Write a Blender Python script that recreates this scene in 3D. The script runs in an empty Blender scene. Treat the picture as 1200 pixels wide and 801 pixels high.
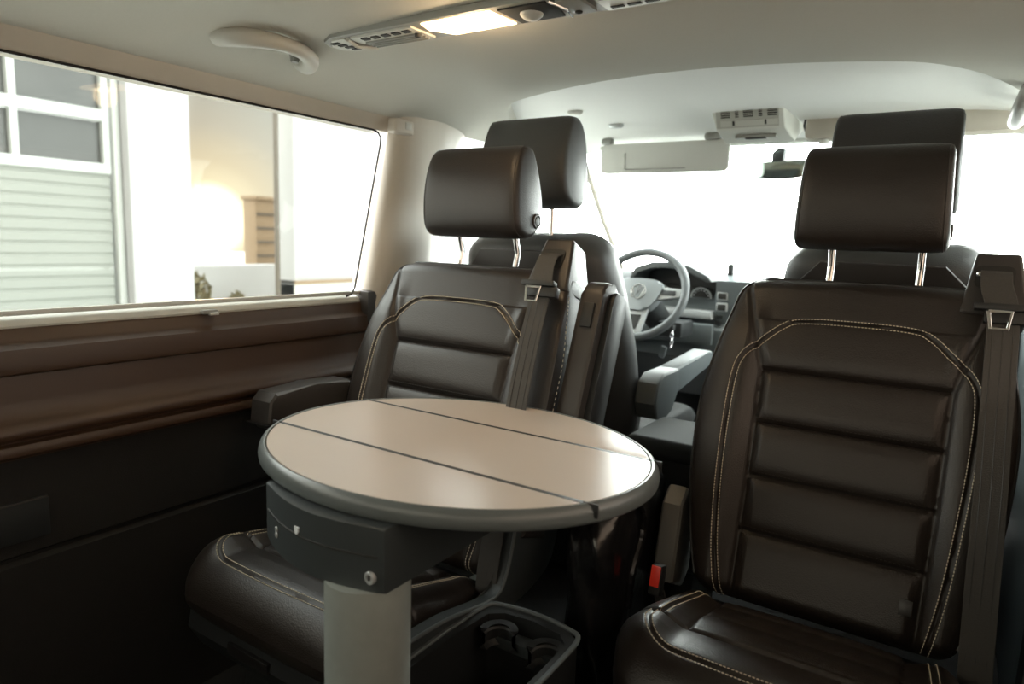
import bpy, bmesh, math, random
import numpy as np
from mathutils import Matrix, Vector

# ------------------------------------------------------------------ camera, world, sun, exposure
S = bpy.context.scene
COL = S.collection
random.seed(4)
CAMLOC = Vector((0.58, 0.0, 1.05))
FPX = 800.0
fw = Vector((530, 100.5, -FPX)).normalized()
up = Vector((0.035, 1.0, 0.0)); up.z = (fw.x*up.x + fw.y*up.y)/-fw.z; up.normalize()
rt = fw.cross(up)
rot = Matrix((rt, fw, up))
cam = bpy.data.cameras.new('camera'); camo = bpy.data.objects.new('camera', cam); COL.objects.link(camo)
camo.matrix_world = Matrix.Translation(CAMLOC) @ rot.to_4x4()
cam.sensor_width = 36.0; cam.lens = 36.0*FPX/1200.0; cam.clip_start = 0.02; cam.clip_end = 500
cam.dof.use_dof = True; cam.dof.focus_distance = 1.30; cam.dof.aperture_fstop = 3.2
S.camera = camo
S.view_settings.view_transform = 'Standard'; S.view_settings.look = 'None'
S.view_settings.gamma = 1; S.view_settings.use_curve_mapping = False
S.view_settings.exposure = 1.82

SUN = Vector((-0.8386, 0.5448, 0.012)).normalized()
w = bpy.data.worlds.new('sky'); S.world = w; w.use_nodes = True
nt = w.node_tree; nt.nodes.clear()
def wn(t, **k):
    n = nt.nodes.new(t)
    for a, b in k.items(): setattr(n, a, b)
    return n
tc = wn('ShaderNodeTexCoord')
def wdot(vec):
    d = wn('ShaderNodeVectorMath', operation='DOT_PRODUCT'); d.inputs[1].default_value = vec
    nt.links.new(tc.outputs['Generated'], d.inputs[0]); return d.outputs['Value']
def wramp(src, stops):
    r = wn('ShaderNodeValToRGB'); els = r.color_ramp.elements
    els.remove(els[1]); els[0].position = 0.0; els[0].color = (*stops[0][1], 1)
    for p, c in stops:
        if p > 0: els.new(p).color = (*c, 1)
    nt.links.new(src, r.inputs[0]); return r.outputs[0]
mr = wn('ShaderNodeMapRange'); mr.inputs[1].default_value = -1; mr.inputs[2].default_value = 1
nt.links.new(wdot((-0.25, 0.968, 0.0)), mr.inputs[0])
base = wramp(mr.outputs[0], [(0.0, (0.16, 0.14, 0.12)), (0.35, (0.25, 0.24, 0.22)), (0.55, (0.50, 0.52, 0.52)), (0.75, (0.30, 0.31, 0.31)), (0.86, (0.037, 0.037, 0.034)), (0.90, (0.048, 0.050, 0.047)), (0.935, (0.9, 0.92, 0.91)), (1.0, (1.0, 1.0, 0.985))])
mg = wn('ShaderNodeMapRange'); mg.inputs[1].default_value = 0.970; mg.inputs[2].default_value = 1.0
nt.links.new(wdot(SUN), mg.inputs[0])
glow = wramp(mg.outputs[0], [(0.0, (0, 0, 0)), (0.45, (0.0015, 0.0009, 0.0002)), (0.75, (0.016, 0.0080, 0.0006)), (0.90, (0.038, 0.022, 0.003)), (0.955, (0.060, 0.042, 0.016)), (0.98, (0.25, 0.20, 0.11)), (1.0, (1, 0.95, 0.8))])
bg1 = wn('ShaderNodeBackground'); bg1.inputs[1].default_value = 9.0
bg2 = wn('ShaderNodeBackground'); bg2.inputs[1].default_value = 6.0
nt.links.new(base, bg1.inputs[0]); nt.links.new(glow, bg2.inputs[0])
ad = wn('ShaderNodeAddShader'); nt.links.new(bg1.outputs[0], ad.inputs[0]); nt.links.new(bg2.outputs[0], ad.inputs[1])
wo = wn('ShaderNodeOutputWorld'); nt.links.new(ad.outputs[0], wo.inputs[0])
sl = bpy.data.lights.new('sun', 'SUN'); sl.energy = 2.2; sl.angle = 0.03; sl.color = (1, 0.66, 0.36)
so = bpy.data.objects.new('sun', sl); COL.objects.link(so); so.rotation_euler = SUN.to_track_quat('Z', 'Y').to_euler()
# area fill lamps added outside the right side window and the tailgate window
def fill_light(name, loc, rotz, sx, sy, e, c):
    l = bpy.data.lights.new(name, 'AREA'); l.shape = 'RECTANGLE'; l.size = sx; l.size_y = sy; l.energy = e; l.color = c
    o = bpy.data.objects.new(name, l); COL.objects.link(o); o.location = loc
    o.rotation_euler = (math.radians(90), 0, rotz); return o
fill_light('fill_side', (1.0, 0.55, 1.14), math.radians(90), 1.5, 0.5, 4.0, (1.0, 0.84, 0.70))
fill_light('fill_tailgate', (0.0, -1.0, 1.25), math.radians(0), 1.2, 0.45, 8.0, (0.84, 1.0, 0.96))

# ------------------------------------------------------------------ materials
def mat(name, col, rough=0.5, metal=0.0, noise=0.0, nscale=40, bump=0.0, bscale=600, coat=0.0, spec=0.5, emit=None, es=0, sheen=0, vor=False):
    m = bpy.data.materials.new(name); m.use_nodes = True
    n = m.node_tree.nodes; L = m.node_tree.links; b = n['Principled BSDF']
    b.inputs['Roughness'].default_value = rough; b.inputs['Metallic'].default_value = metal
    b.inputs['Specular IOR Level'].default_value = spec; b.inputs['Coat Weight'].default_value = coat
    b.inputs['Sheen Weight'].default_value = sheen
    t = n.new('ShaderNodeTexCoord')
    nz = n.new('ShaderNodeTexNoise'); nz.inputs['Scale'].default_value = nscale; nz.inputs['Detail'].default_value = 4
    L.new(t.outputs['Object'], nz.inputs['Vector'])
    r = n.new('ShaderNodeValToRGB'); k = noise
    r.color_ramp.elements[0].color = (*[c*(1-k) for c in col], 1); r.color_ramp.elements[1].color = (*[min(1, c*(1+k)) for c in col], 1)
    L.new(nz.outputs['Fac'], r.inputs[0]); L.new(r.outputs[0], b.inputs['Base Color'])
    if bump:
        if vor:
            v = n.new('ShaderNodeTexVoronoi'); v.inputs['Scale'].default_value = bscale; src = v.outputs['Distance']
        else:
            v = n.new('ShaderNodeTexNoise'); v.inputs['Scale'].default_value = bscale; v.inputs['Detail'].default_value = 3; src = v.outputs['Fac']
        L.new(t.outputs['Object'], v.inputs['Vector'])
        bp = n.new('ShaderNodeBump'); bp.inputs['Strength'].default_value = bump; bp.inputs['Distance'].default_value = 0.001
        L.new(src, bp.inputs['Height']); L.new(bp.outputs[0], b.inputs['Normal'])
    if emit: b.inputs['Emission Color'].default_value = (*emit, 1); b.inputs['Emission Strength'].default_value = es
    return m
def glass(name, tint, refl=0.035):
    m = bpy.data.materials.new(name); m.use_nodes = True; n = m.node_tree.nodes; L = m.node_tree.links; n.clear()
    tr = n.new('ShaderNodeBsdfTransparent'); tr.inputs[0].default_value = (*tint, 1)
    gl = n.new('ShaderNodeBsdfGlossy'); gl.inputs['Roughness'].default_value = 0.02
    lw_ = n.new('ShaderNodeLayerWeight'); lw_.inputs[0].default_value = 0.5
    pw = n.new('ShaderNodeMath'); pw.operation = 'POWER'; pw.inputs[1].default_value = 4.5
    fr = n.new('ShaderNodeMath'); fr.operation = 'MULTIPLY_ADD'; fr.inputs[1].default_value = 0.6; fr.inputs[2].default_value = refl
    L.new(lw_.outputs['Facing'], pw.inputs[0]); L.new(pw.outputs[0], fr.inputs[0])
    mx = n.new('ShaderNodeMixShader'); o = n.new('ShaderNodeOutputMaterial')
    L.new(fr.outputs[0], mx.inputs[0]); L.new(tr.outputs[0], mx.inputs[1]); L.new(gl.outputs[0], mx.inputs[2]); L.new(mx.outputs[0], o.inputs[0])
    return m
LEATHER = mat('black_leather', (0.019, 0.0145, 0.0120), 0.40, noise=0.15, nscale=9, bump=0.35, bscale=420, vor=True, spec=0.55)
LEATHER2 = mat('grey_leather', (0.055, 0.056, 0.056), 0.42, noise=0.1, nscale=9, bump=0.3, bscale=420, vor=True)
THREAD = mat('cream_thread', (0.72, 0.64, 0.50), 0.7, noise=0.1)
DTHREAD = mat('dark_thread', (0.03, 0.025, 0.022), 0.6)
PIPE = mat('piping', (0.012, 0.011, 0.011), 0.35)
PLAST = mat('black_plastic', (0.018, 0.020, 0.021), 0.48, noise=0.1, bump=0.3, bscale=900)
GPLAST = mat('charcoal_plastic', (0.035, 0.042, 0.044), 0.5, noise=0.1, bump=0.3, bscale=900)
DASHG = mat('grey_plastic', (0.10, 0.115, 0.12), 0.5, noise=0.05, bump=0.2, bscale=700)
TAUPE = mat('brown_grey_plastic', (0.042, 0.038, 0.036), 0.40, noise=0.05, bump=0.2, bscale=900)
PANEL = mat('flare_tinted_trim', (0.052, 0.027, 0.014), 0.42, noise=0.12, nscale=6, bump=0.35, bscale=900)  # brown glow of the sun flare tinted into the dark trim
LOWER = mat('black_carpet_trim', (0.009, 0.008, 0.007), 0.8, noise=0.2, bump=0.4, bscale=500)
CREAM = mat('cream_trim', (0.50, 0.46, 0.40), 0.5, noise=0.03, bump=0.1, bscale=700)
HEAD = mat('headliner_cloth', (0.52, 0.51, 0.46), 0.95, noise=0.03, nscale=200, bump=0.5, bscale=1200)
LGREY = mat('pale_grey_plastic', (0.52, 0.52, 0.48), 0.45)
MGREY = mat('mid_grey_plastic', (0.25, 0.25, 0.23), 0.5)
DSLOT = mat('dark_slot', (0.02, 0.02, 0.018), 0.7)
TTOP = mat('table_laminate', (0.49, 0.42, 0.365), 0.31, noise=0.03, nscale=5, bump=0.12, bscale=30, spec=0.5)
TEDGE = mat('table_edge', (0.11, 0.125, 0.125), 0.30)
ALU = mat('brushed_aluminium', (0.46, 0.50, 0.47), 0.42, metal=0.45, noise=0.08, nscale=60, bump=0.3, bscale=300)
CHROME = mat('chrome', (0.8, 0.8, 0.8), 0.12, metal=1.0)
SILV = mat('silver_paint', (0.5, 0.52, 0.53), 0.35, metal=0.4)
WEB = mat('belt_webbing', (0.055, 0.052, 0.048), 0.75, noise=0.15, nscale=300, bump=0.6, bscale=500)
RED = mat('red_button', (0.85, 0.05, 0.03), 0.35)
WHITE = mat('white_mark', (0.75, 0.78, 0.8), 0.5)
BAG = mat('black_bag_film', (0.008, 0.008, 0.009), 0.22, noise=0.2, bump=1.0, bscale=28, spec=0.7)
CARPET = mat('black_carpet', (0.012, 0.012, 0.012), 0.95, noise=0.3, nscale=300, bump=1.0, bscale=500)
LAMP = mat('lamp_lens', (1, 0.8, 0.55), 0.4, emit=(1.0, 0.60, 0.28), es=3.0)
LAMPHOT = mat('lamp_bulb', (1, 0.9, 0.7), 0.4, emit=(1.0, 0.82, 0.55), es=9.0)
GLASS = glass('clear_glass', (0.93, 0.96, 0.94)); SIDEG = glass('side_glass', (0.64, 0.65, 0.63), 0.010); TINT = glass('tinted_glass', (0.36, 0.33, 0.30))
MIRROR = mat('mirror_glass', (0.62, 0.72, 0.68), 0.03, metal=1.0)
GWALL = mat('white_wall', (0.40, 0.41, 0.42), 0.7, noise=0.04, nscale=1.2)
GDOOR = mat('garage_door_paint', (0.255, 0.275, 0.255), 0.6, noise=0.04, nscale=1.0)
GFRAME = mat('garage_frame', (0.45, 0.48, 0.47), 0.5)
GPANE = mat('dark_pane', (0.075, 0.080, 0.078), 0.35, noise=0.4, nscale=1.5)
CONC = mat('pale_paving', (0.55, 0.56, 0.54), 0.85, noise=0.08, nscale=3)
BROWN = mat('brown_cladding', (0.26, 0.19, 0.12), 0.7, noise=0.2)
POSTM = mat('post_metal', (0.10, 0.085, 0.065), 0.5)
LEAF = mat('shrub_leaves', (0.16, 0.14, 0.08), 0.7, noise=0.4)

# ------------------------------------------------------------------ mesh helpers
def mk(name, V, F, m, parent=None, smooth=True, label=None, sharp=35):
    me = bpy.data.meshes.new(name); me.from_pydata([tuple(map(float, v)) for v in V], [], [tuple(f) for f in F])
    bm = bmesh.new(); bm.from_mesh(me); bmesh.ops.recalc_face_normals(bm, faces=bm.faces[:]); bm.to_mesh(me); bm.free()
    me.materials.append(m)
    if smooth:
        for p in me.polygons: p.use_smooth = True
        me.set_sharp_from_angle(angle=math.radians(sharp))
    o = bpy.data.objects.new(name, me); COL.objects.link(o)
    if parent: o.parent = parent
    if label: o['label'] = label
    return o
class MB:
    def __init__(s): s.V = []; s.F = []
    def add(s, V, F, M=None):
        k = len(s.V)
        for v in V:
            v = Vector(v); s.V.append(tuple(M @ v) if M is not None else tuple(v))
        for f in F: s.F.append(tuple(i+k for i in f))
        return s
    def build(s, name, m, parent=None, **k): return mk(name, s.V, s.F, m, parent, **k)
def box(c, d, bev=0.0, seg=2, taper=None):
    """rounded box centre c, size d; taper=(tx,ty) scales the top"""
    bm = bmesh.new(); bmesh.ops.create_cube(bm, size=1.0)
    for v in bm.verts:
        v.co = Vector((v.co.x*d[0], v.co.y*d[1], v.co.z*d[2]))
        if taper and v.co.z > 0: v.co.x *= taper[0]; v.co.y *= taper[1]
    if bev: bmesh.ops.bevel(bm, geom=bm.edges[:], offset=bev, segments=seg, profile=0.6, affect='EDGES')
    bm.verts.ensure_lookup_table()
    V = [v.co+Vector(c) for v in bm.verts]; F = [[v.index for v in f.verts] for f in bm.faces]; bm.free(); return V, F
def prism(pts, d0, d1, axis='z', bev=0.0, seg=2):
    """extrude a 2D outline; axis 'x': pts=(y,z); 'y': pts=(x,z); 'z': pts=(x,y)"""
    bm = bmesh.new()
    def P(p, d): return {'x': (d, p[0], p[1]), 'y': (p[0], d, p[1]), 'z': (p[0], p[1], d)}[axis]
    a = [bm.verts.new(P(p, d0)) for p in pts]; b = [bm.verts.new(P(p, d1)) for p in pts]; n = len(pts)
    bm.faces.new(a); bm.faces.new(b[::-1])
    for i in range(n): bm.faces.new((a[i], a[(i+1) % n], b[(i+1) % n], b[i]))
    if bev:
        es = [e for e in bm.edges if (e.verts[0] in a) == (e.verts[1] in a)]
        bmesh.ops.bevel(bm, geom=es, offset=bev, segments=seg, profile=0.6, affect='EDGES')
    bm.verts.index_update(); bm.verts.ensure_lookup_table()
    V = [v.co.copy() for v in bm.verts]; F = [[v.index for v in f.verts] for f in bm.faces]; bm.free(); return V, F
def smoothpts(P, n=8, closed=False):
    P = [Vector(p) for p in P]; out = []; N = len(P)
    rng = range(N if closed else N-1)
    for i in rng:
        p0 = P[(i-1) % N] if closed or i > 0 else P[0]*2-P[1]
        p1 = P[i]; p2 = P[(i+1) % N]
        p3 = P[(i+2) % N] if closed or i+2 < N else P[-1]*2-P[-2]
        for k in range(n):
            t = k/n
            out.append(0.5*((2*p1)+(-p0+p2)*t+(2*p0-5*p1+4*p2-p3)*t*t+(-p0+3*p1-3*p2+p3)*t**3))
    if not closed: out.append(P[-1])
    return out
def tube(P, r, n=8, closed=False, sq=None):
    """swept circle, or flat strip cross-section sq=(w,t,normal)"""
    P = [Vector(p) for p in P]; N = len(P); V = []; F = []
    ref = Vector((0, 0, 1)); prev = None
    for i in range(N):
        if closed: t = P[(i+1) % N]-P[i-1]
        else: t = P[min(i+1, N-1)]-P[max(i-1, 0)]
        t.normalize()
        if sq: b = Vector(sq[2]); b = (b-t*b.dot(t)).normalized(); a = b.cross(t)
        else:
            if prev is None:
                ref = Vector((0, 0, 1)) if abs(t.z) < 0.9 else Vector((1, 0, 0)); a = t.cross(ref).normalized()
            else: a = (prev-t*prev.dot(t)).normalized()
            b = t.cross(a); prev = a
        if sq:
            w_, h_ = sq[0]/2, sq[1]/2; c = h_*0.6
            ring = [(-w_, -h_+c), (-w_+c, -h_), (w_-c, -h_), (w_, -h_+c), (w_, h_-c), (w_-c, h_), (-w_+c, h_), (-w_, h_-c)]
            for x, y in ring: V.append(P[i]+a*x+b*y)
        else:
            rr = r[i] if hasattr(r, '__len__') else r
            for k in range(n):
                q = 2*math.pi*k/n; V.append(P[i]+a*math.cos(q)*rr+b*math.sin(q)*rr)
    m = 8 if sq else n
    for i in range(N if closed else N-1):
        j = (i+1) % N
        for k in range(m): F.append((i*m+k, i*m+(k+1) % m, j*m+(k+1) % m, j*m+k))
    if not closed: F.append(tuple(range(m))[::-1]); F.append(tuple((N-1)*m+k for k in range(m)))
    return V, F
def lathe(prof, n=32, M=None):
    """prof: (r,z) list, closed at r=0 ends"""
    V = []; F = []
    for r, z in prof:
        for k in range(n): V.append(Vector((r*math.cos(2*math.pi*k/n), r*math.sin(2*math.pi*k/n), z)))
    for i in range(len(prof)-1):
        for k in range(n): F.append((i*n+k, i*n+(k+1) % n, (i+1)*n+(k+1) % n, (i+1)*n+k))
    F.append(tuple(range(n))[::-1]); F.append(tuple((len(prof)-1)*n+k for k in range(n)))
    if M is not None: V = [M @ v for v in V]
    return V, F
def loft(rings, cap=True):
    n = len(rings[0]); V = [p for r in rings for p in r]; F = []
    for i in range(len(rings)-1):
        for k in range(n): F.append((i*n+k, i*n+(k+1) % n, (i+1)*n+(k+1) % n, (i+1)*n+k))
    if cap: F.append(tuple(range(n))[::-1]); F.append(tuple((len(rings)-1)*n+k for k in range(n)))
    return V, F
def xf(VF, M): return [M @ Vector(v) for v in VF[0]], VF[1]
def thing(name, label, cat, loc=(0, 0, 0), rz=0, group=None):
    o = bpy.data.objects.new(name, None); COL.objects.link(o); o.empty_display_size = 0.1
    o.location = loc; o.rotation_euler = (0, 0, rz); o['label'] = label; o['category'] = cat
    if group: o['group'] = group
    return o
def tag(o, label, cat, group=None):
    o['label'] = label; o['category'] = cat
    if group: o['group'] = group
    return o
def struct(o, label=None, cat=None):
    o['kind'] = 'structure'
    if label: o['label'] = label
    if cat: o['category'] = cat
    return o

# ------------------------------------------------------------------ the van's body shell
def wall_profile(side, y0, y1, name):
    P = [(.862, .86), (.845, .868), (.803, .868), (.797, .862), (.796, .845), (.788, .838), (.776, .832), (.772, .80), (.774, .79),
         (.784, .785), (.781, .74), (.779, .712), (.768, .704), (.758, .694), (.757, .682), (.764, .674), (.776, .671), (.777, .667), (.764, .664), (.760, .655), (.762, .646), (.776, .640), (.779, .636),
         (.772, .56), (.775, .462), (.783, .456), (.783, .450), (.772, .444), (.775, .26), (.80, .08), (.80, 0.0), (.862, 0.0)]
    n = 5; m = MB()
    V, F = prism([(side*a, b) for a, b in P[8:]+[(.862, .79)]], y0, y1, 'y')
    m.add(V, F); o = struct(m.build(name, PANEL, sharp=50)); return o, P
wl, WP = wall_profile(-1, -0.75, 1.40, 'wall_left')
wl['label'] = 'dark moulded side panel with grooves and painted brown sun glow below the long left window'; wl['category'] = 'wall'
wl.data.materials.append(LOWER)
for p in wl.data.polygons:
    if p.center.z < 0.63: p.material_index = 1
o = struct(MB().add(*prism([(-.862, .79), (-.862, .868), (-.803, .868), (-.797, .862), (-.796, .845), (-.788, .838), (-.776, .832), (-.772, .80), (-.774, .79)], -0.75, 1.415, 'y')).build('trim_1', PANEL, sharp=50), 'dark window ledge with painted brown sun glow, running along the foot of the left window', 'trim')
o = struct(MB().add(*prism([(-.865, .872), (-.865, .888), (-.820, .886), (-.806, .880), (-.800, .871), (-.802, .866)], -0.75, 1.37, 'y')).add(*box((-.808, .31, .893), (.008, 2.1, .010), .003)).build('trim_2', LGREY), 'pale sill strip under the left window glass', 'trim')
# grey window frame + glass (left)
def rounded_rect(y0, y1, z0, z1, r, n=6):
    P = []
    for cy, cz, a0 in ((y1-r, z1-r, 0), (y0+r, z1-r, 90), (y0+r, z0+r, 180), (y1-r, z0+r, 270)):
        for k in range(n+1):
            a = math.radians(a0+90*k/n); P.append((cy+r*math.cos(a), cz+r*math.sin(a)))
    return P
def pane(name, P, x, m, lab, t=.005):
    o = MB().add(*prism(P, x-t/2, x+t/2, 'x')).build(name, m, smooth=False); return struct(o, lab, 'window')
# left window: slanted front edge
WPTS = [(-.72, .885)] + [(1.300, .885), (1.318, .890), (1.330, .905), (1.426, 1.300), (1.428, 1.318), (1.418, 1.330), (1.400, 1.335), (-.72, 1.335)]
win = pane('window_1', WPTS, -.822, SIDEG, 'long clear side window on the left looking onto the garage door')
seal = MB().add(*tube([(-.806, y, z) for y, z in WPTS[1:-1]], .003, 6)).add(*tube([(-.806, -.7, 1.335), (-.806, 1.40, 1.335)], .003, 6))
seal.build('window_seal', PIPE, win)
o = struct(MB().add(*prism([(-.862, 1.337), (-.806, 1.337), (-.797, 1.345), (-.785, 1.388), (-.79, 1.40), (-.862, 1.42)], -.75, 1.455, 'y')).build('trim_3', CREAM), 'cream trim strip above the left window', 'trim')
# B-pillar, a lofted column leaning backwards with height
rings = []
for k in range(21):
    t = k/20; z = .80+t*.61
    ya = 1.375+(z-.89)*.225 if z > .86 else 1.37
    yb = 1.66+t*.13+max(0, t-.7)*.15
    xi = -.775-.0*t
    bul = .030*(1-t*.4)
    pts = [(-.86, ya+.01, z), (-.828, ya-.004, z), (-.806, ya-.018, z), (xi, ya-.005, z), (xi+bul*.8, ya+.04, z), (xi+bul, ya+.10, z), (xi+bul, ya+.16, z), (xi+bul*.7, ya+.19, z), (xi, yb-.08, z), (xi-.015, yb-.03, z), (xi-.04, yb, z), (-.86, yb, z)]
    rings.append([Vector(p) for p in pts])
o = struct(mk('trim_4', *loft(rings), CREAM, sharp=60), 'broad cream pillar between the left window and the driver door', 'trim')
rings = []
for z in (0, .4, .79, .80): rings.append([Vector(p) for p in [(-.86, 1.38, z), (-.775, 1.38, z), (-.755, 1.45, z), (-.755, 1.62, z), (-.78, 1.72, z), (-.86, 1.72, z)]])
o = struct(mk('trim_5', *loft(rings), LOWER, sharp=60), 'dark lower casing of the pillar beside the driver door', 'trim')
o = struct(MB().add(*box((-.80, 1.40, .85), (.06, .11, .10), .015)).build('trim_6', TAUPE), 'dark corner piece at the foot of the cream pillar', 'trim')
# front doors and openings
for s, n_, nm in ((-1, 1, 'driver'), (1, 2, 'passenger')):
    d = struct(MB().add(*box((s*.80, 2.42, .47), (.07, 1.42, .93), .02)).build('door_%d' % n_, GPLAST), 'dark inner skin of the front %s door' % nm, 'door')
    P = [(1.80, .945), (3.02, .945), (2.42, 1.40), (1.84, 1.40)]
    pane('window_%d' % (2 if s < 0 else 3), P, s*.815, GLASS, 'front %s door window' % nm)
    V, F = tube([(s*.80, 3.08, .93), (s*.77, 2.78, 1.15), (s*.70, 2.42, 1.385)], .013, 8)
    struct(MB().add(V, F).build('trim_%d' % (7 if s < 0 else 8), CREAM), 'slim windscreen pillar on the %s side' % nm, 'trim')
    struct(MB().add(*box((s*.82, 2.15, 1.425), (.07, .75, .035), .012)).build('trim_%d' % (9 if s < 0 else 10), CREAM), 'roof rail above the %s door window' % nm, 'trim')
# right side of the rear cabin, out of frame but lit through
struct(MB().add(*box((.82, .55, .43), (.08, 2.6, .87), .02)).build('wall_right', PANEL), 'dark side panel on the right of the cabin', 'wall')
struct(MB().add(*box((.82, .55, 1.385), (.08, 2.6, .09), .02)).build('trim_11', CREAM), 'cream strip above the right side window', 'trim')
struct(MB().add(*box((.82, 1.72, 1.10), (.08, .20, .52), .03)).build('trim_12', CREAM), 'cream pillar behind the passenger door', 'trim')
pane('window_4', [(-.72, .88), (1.62, .88), (1.62, 1.34), (-.72, 1.34)], .825, TINT, 'tinted side window on the right of the cabin')
# rear
b = MB().add(*box((0, -.80, .46), (1.64, .06, .92), .02)).add(*box((0, -.80, 1.43), (1.64, .06, .10), .02)).add(*box((-.75, -.80, 1.15), (.14, .06, .5), .02)).add(*box((.75, -.80, 1.15), (.14, .06, .5), .02))
struct(b.build('wall_back', PLAST), 'tailgate frame behind the camera', 'wall')
struct(MB().add(*box((0, -.80, 1.15), (1.36, .005, .48))).build('window_5', TINT, smooth=False), 'tinted tailgate window', 'window')
struct(MB().add(*box((0, 3.24, .46), (1.72, .04, .92), .01)).add(*box((-.85, 2.3, .2), (.03, 1.9, .42), .01)).add(*box((.85, 2.3, .2), (.03, 1.9, .42), .01)).build('wall_front', PLAST), 'dark bulkhead below the windscreen', 'wall')
struct(MB().add(*box((0, 1.15, -.02), (1.72, 4.1, .04), 0)).build('floor', CARPET, smooth=False), 'black carpeted cabin floor', 'floor')
for i, x in enumerate((-.58, -.13, .20, .62)):
    o = struct(MB().add(*box((x, .75, .004), (.035, 2.4, .008), .002)).build('trim_%d' % (13+i), ALU), ['outer left', 'inner left', 'inner right', 'outer right'][i]+' seat rail let into the floor', 'trim')
# rear headliner, with a curved front lip
def lipY(x): a = abs(x+.03); return 1.552+.42*a*a+4.2*max(0, a-.47)**1.9
def headz(x):
    a = abs(x); return 1.442-.012*(a/.6)**2-.05*max(0, (a-.56)/.24)**1.8
xs = np.linspace(-.80, .80, 65); V = []; F = []; NY = 40
prof = [(0, 0), (.006, .001), (.012, .004), (.017, .011), (.018, .022), (.018, .055)]
for x in xs:
    ly = min(lipY(x), 2.02)
    for k in range(NY): V.append((x, -.80+(ly-(-.80))*k/(NY-1), headz(x)))
    for dy, dz in prof[1:]: V.append((x, ly+dy, headz(x)+dz))
R_ = NY+len(prof)-1
for i in range(64):
    for k in range(R_-1): F.append((i*R_+k, i*R_+k+1, (i+1)*R_+k+1, (i+1)*R_+k))
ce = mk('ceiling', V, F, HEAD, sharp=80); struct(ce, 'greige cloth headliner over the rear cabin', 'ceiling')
# front headliner, one step higher, falling to the windscreen header
V = []; F = []; ys = np.linspace(1.35, 2.44, 24); xs = np.linspace(-.80, .80, 41)
for x in xs:
    for y in ys:
        z = 1.487-.075*((max(y, 1.5)-1.5)/.94)**1.6-.060*max(0, (abs(x)-.52)/.28)**2
        V.append((x, y, z))
V = [Vector(v) for v in V]
for i in range(40):
    for k in range(23): F.append((i*24+k, i*24+k+1, (i+1)*24+k+1, (i+1)*24+k))
HEADLIT = mat('lit_headliner_cloth', (0.86, 0.86, 0.84), 0.9, noise=0.02, nscale=200, bump=0.3, bscale=1200)  # lighter than the rear cloth: windscreen light put into the colour
fc = struct(mk('ceiling', V, F, HEADLIT, sharp=80), 'headliner over the front seats, windscreen light painted into its pale cloth', 'ceiling')
rs = struct(MB().add(*box((0, .82, 1.535), (1.74, 3.30, .03), .01)).build('ceiling', DASHG), 'outer roof panel of the van', 'ceiling')
for s in (-1, 1): pass
sk = MB().add(*box((-.862, .35, 1.46), (.02, 2.3, .16), .003)).add(*box((.862, .35, 1.46), (.02, 2.3, .16), .003)).add(*box((0, 2.46, 1.45), (1.50, .05, .10), .015))
sk.build('roof_edge', LGREY, rs)
# windscreen
ws = MB().add(*[[(-.70, 2.44, 1.40), (.70, 2.44, 1.40), (.80, 3.20, .92), (-.80, 3.20, .92), (-.70, 2.445, 1.405), (.70, 2.445, 1.405), (.80, 3.205, .925), (-.80, 3.205, .925)], [(0, 1, 2, 3), (4, 5, 6, 7), (0, 1, 5, 4), (1, 2, 6, 5), (2, 3, 7, 6), (3, 0, 4, 7)]])
struct(ws.build('window_6', GLASS, smooth=False), 'windscreen behind the steering wheel', 'window')

MGREY2 = mat('side_cover_plastic', (0.15, 0.15, 0.14), 0.5)
# ------------------------------------------------------------------ rear-facing captain seats
TILT = math.radians(20); BZ = .38
NB = Vector((0, -math.cos(TILT), math.sin(TILT))); VB = Vector((0, math.sin(TILT), math.cos(TILT)))
def bp(u, v, w_): return Vector((u, 0, BZ))+VB*v+NB*w_
def interp(x, P): return float(np.interp(x, [p[0] for p in P], [p[1] for p in P]))
def segdist(U, Vv, P):
    d = np.full(U.shape, 9.0)
    for a, b in zip(P[:-1], P[1:]):
        ax, ay = a; bx, by = b; dx, dy = bx-ax, by-ay; L = dx*dx+dy*dy+1e-12
        t = np.clip(((U-ax)*dx+(Vv-ay)*dy)/L, 0, 1)
        d = np.minimum(d, np.hypot(U-ax-t*dx, Vv-ay-t*dy))
    return d
def ss(x, a, b): t = np.clip((x-a)/(b-a), 0, 1); return t*t*(3-2*t)
def smooth2(P, n=6): return [(p.x, p.y) for p in smoothpts([(a, b, 0) for a, b in P], n)]
HB = .660
HWB = [(0, .215), (.05, .232), (.12, .250), (.22, .268), (.33, .277), (.40, .276), (.47, .266), (.56, .248), (.62, .237), (.66, .232)]
STA = smooth2([(-.170, .0), (-.190, .10), (-.203, .22), (-.209, .34), (-.208, .44), (-.196, .482), (-.162, .518), (-.128, .549), (-.095, .562), (0, .565), (.095, .562), (.128, .549), (.162, .518), (.196, .482), (.209, .44), (.210, .34), (.203, .22), (.192, .10), (.176, .0)], 5)
INL = [(-.148, 0), (-.151, .2), (-.160, .455), (-.222, .66)]; INR = [(.160, 0), (.166, .2), (.170, .455), (.226, .66)]
CH = [.136, .243, .350, .457]
def hwb(v):
    h = interp(v, HWB); d = HB-v; rc = .055
    if d < rc: h -= .060*(1-math.sqrt(max(0, 1-((rc-d)/rc)**2)))
    d = v; rc = .03
    if d < rc: h -= .03*(1-math.sqrt(max(0, 1-((rc-d)/rc)**2)))
    return h
def kend(v, H, r):
    d = min(v, H-v)
    return math.sqrt(max(0, 1-((r-d)/r)**2)) if d < r else 1.0
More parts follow.
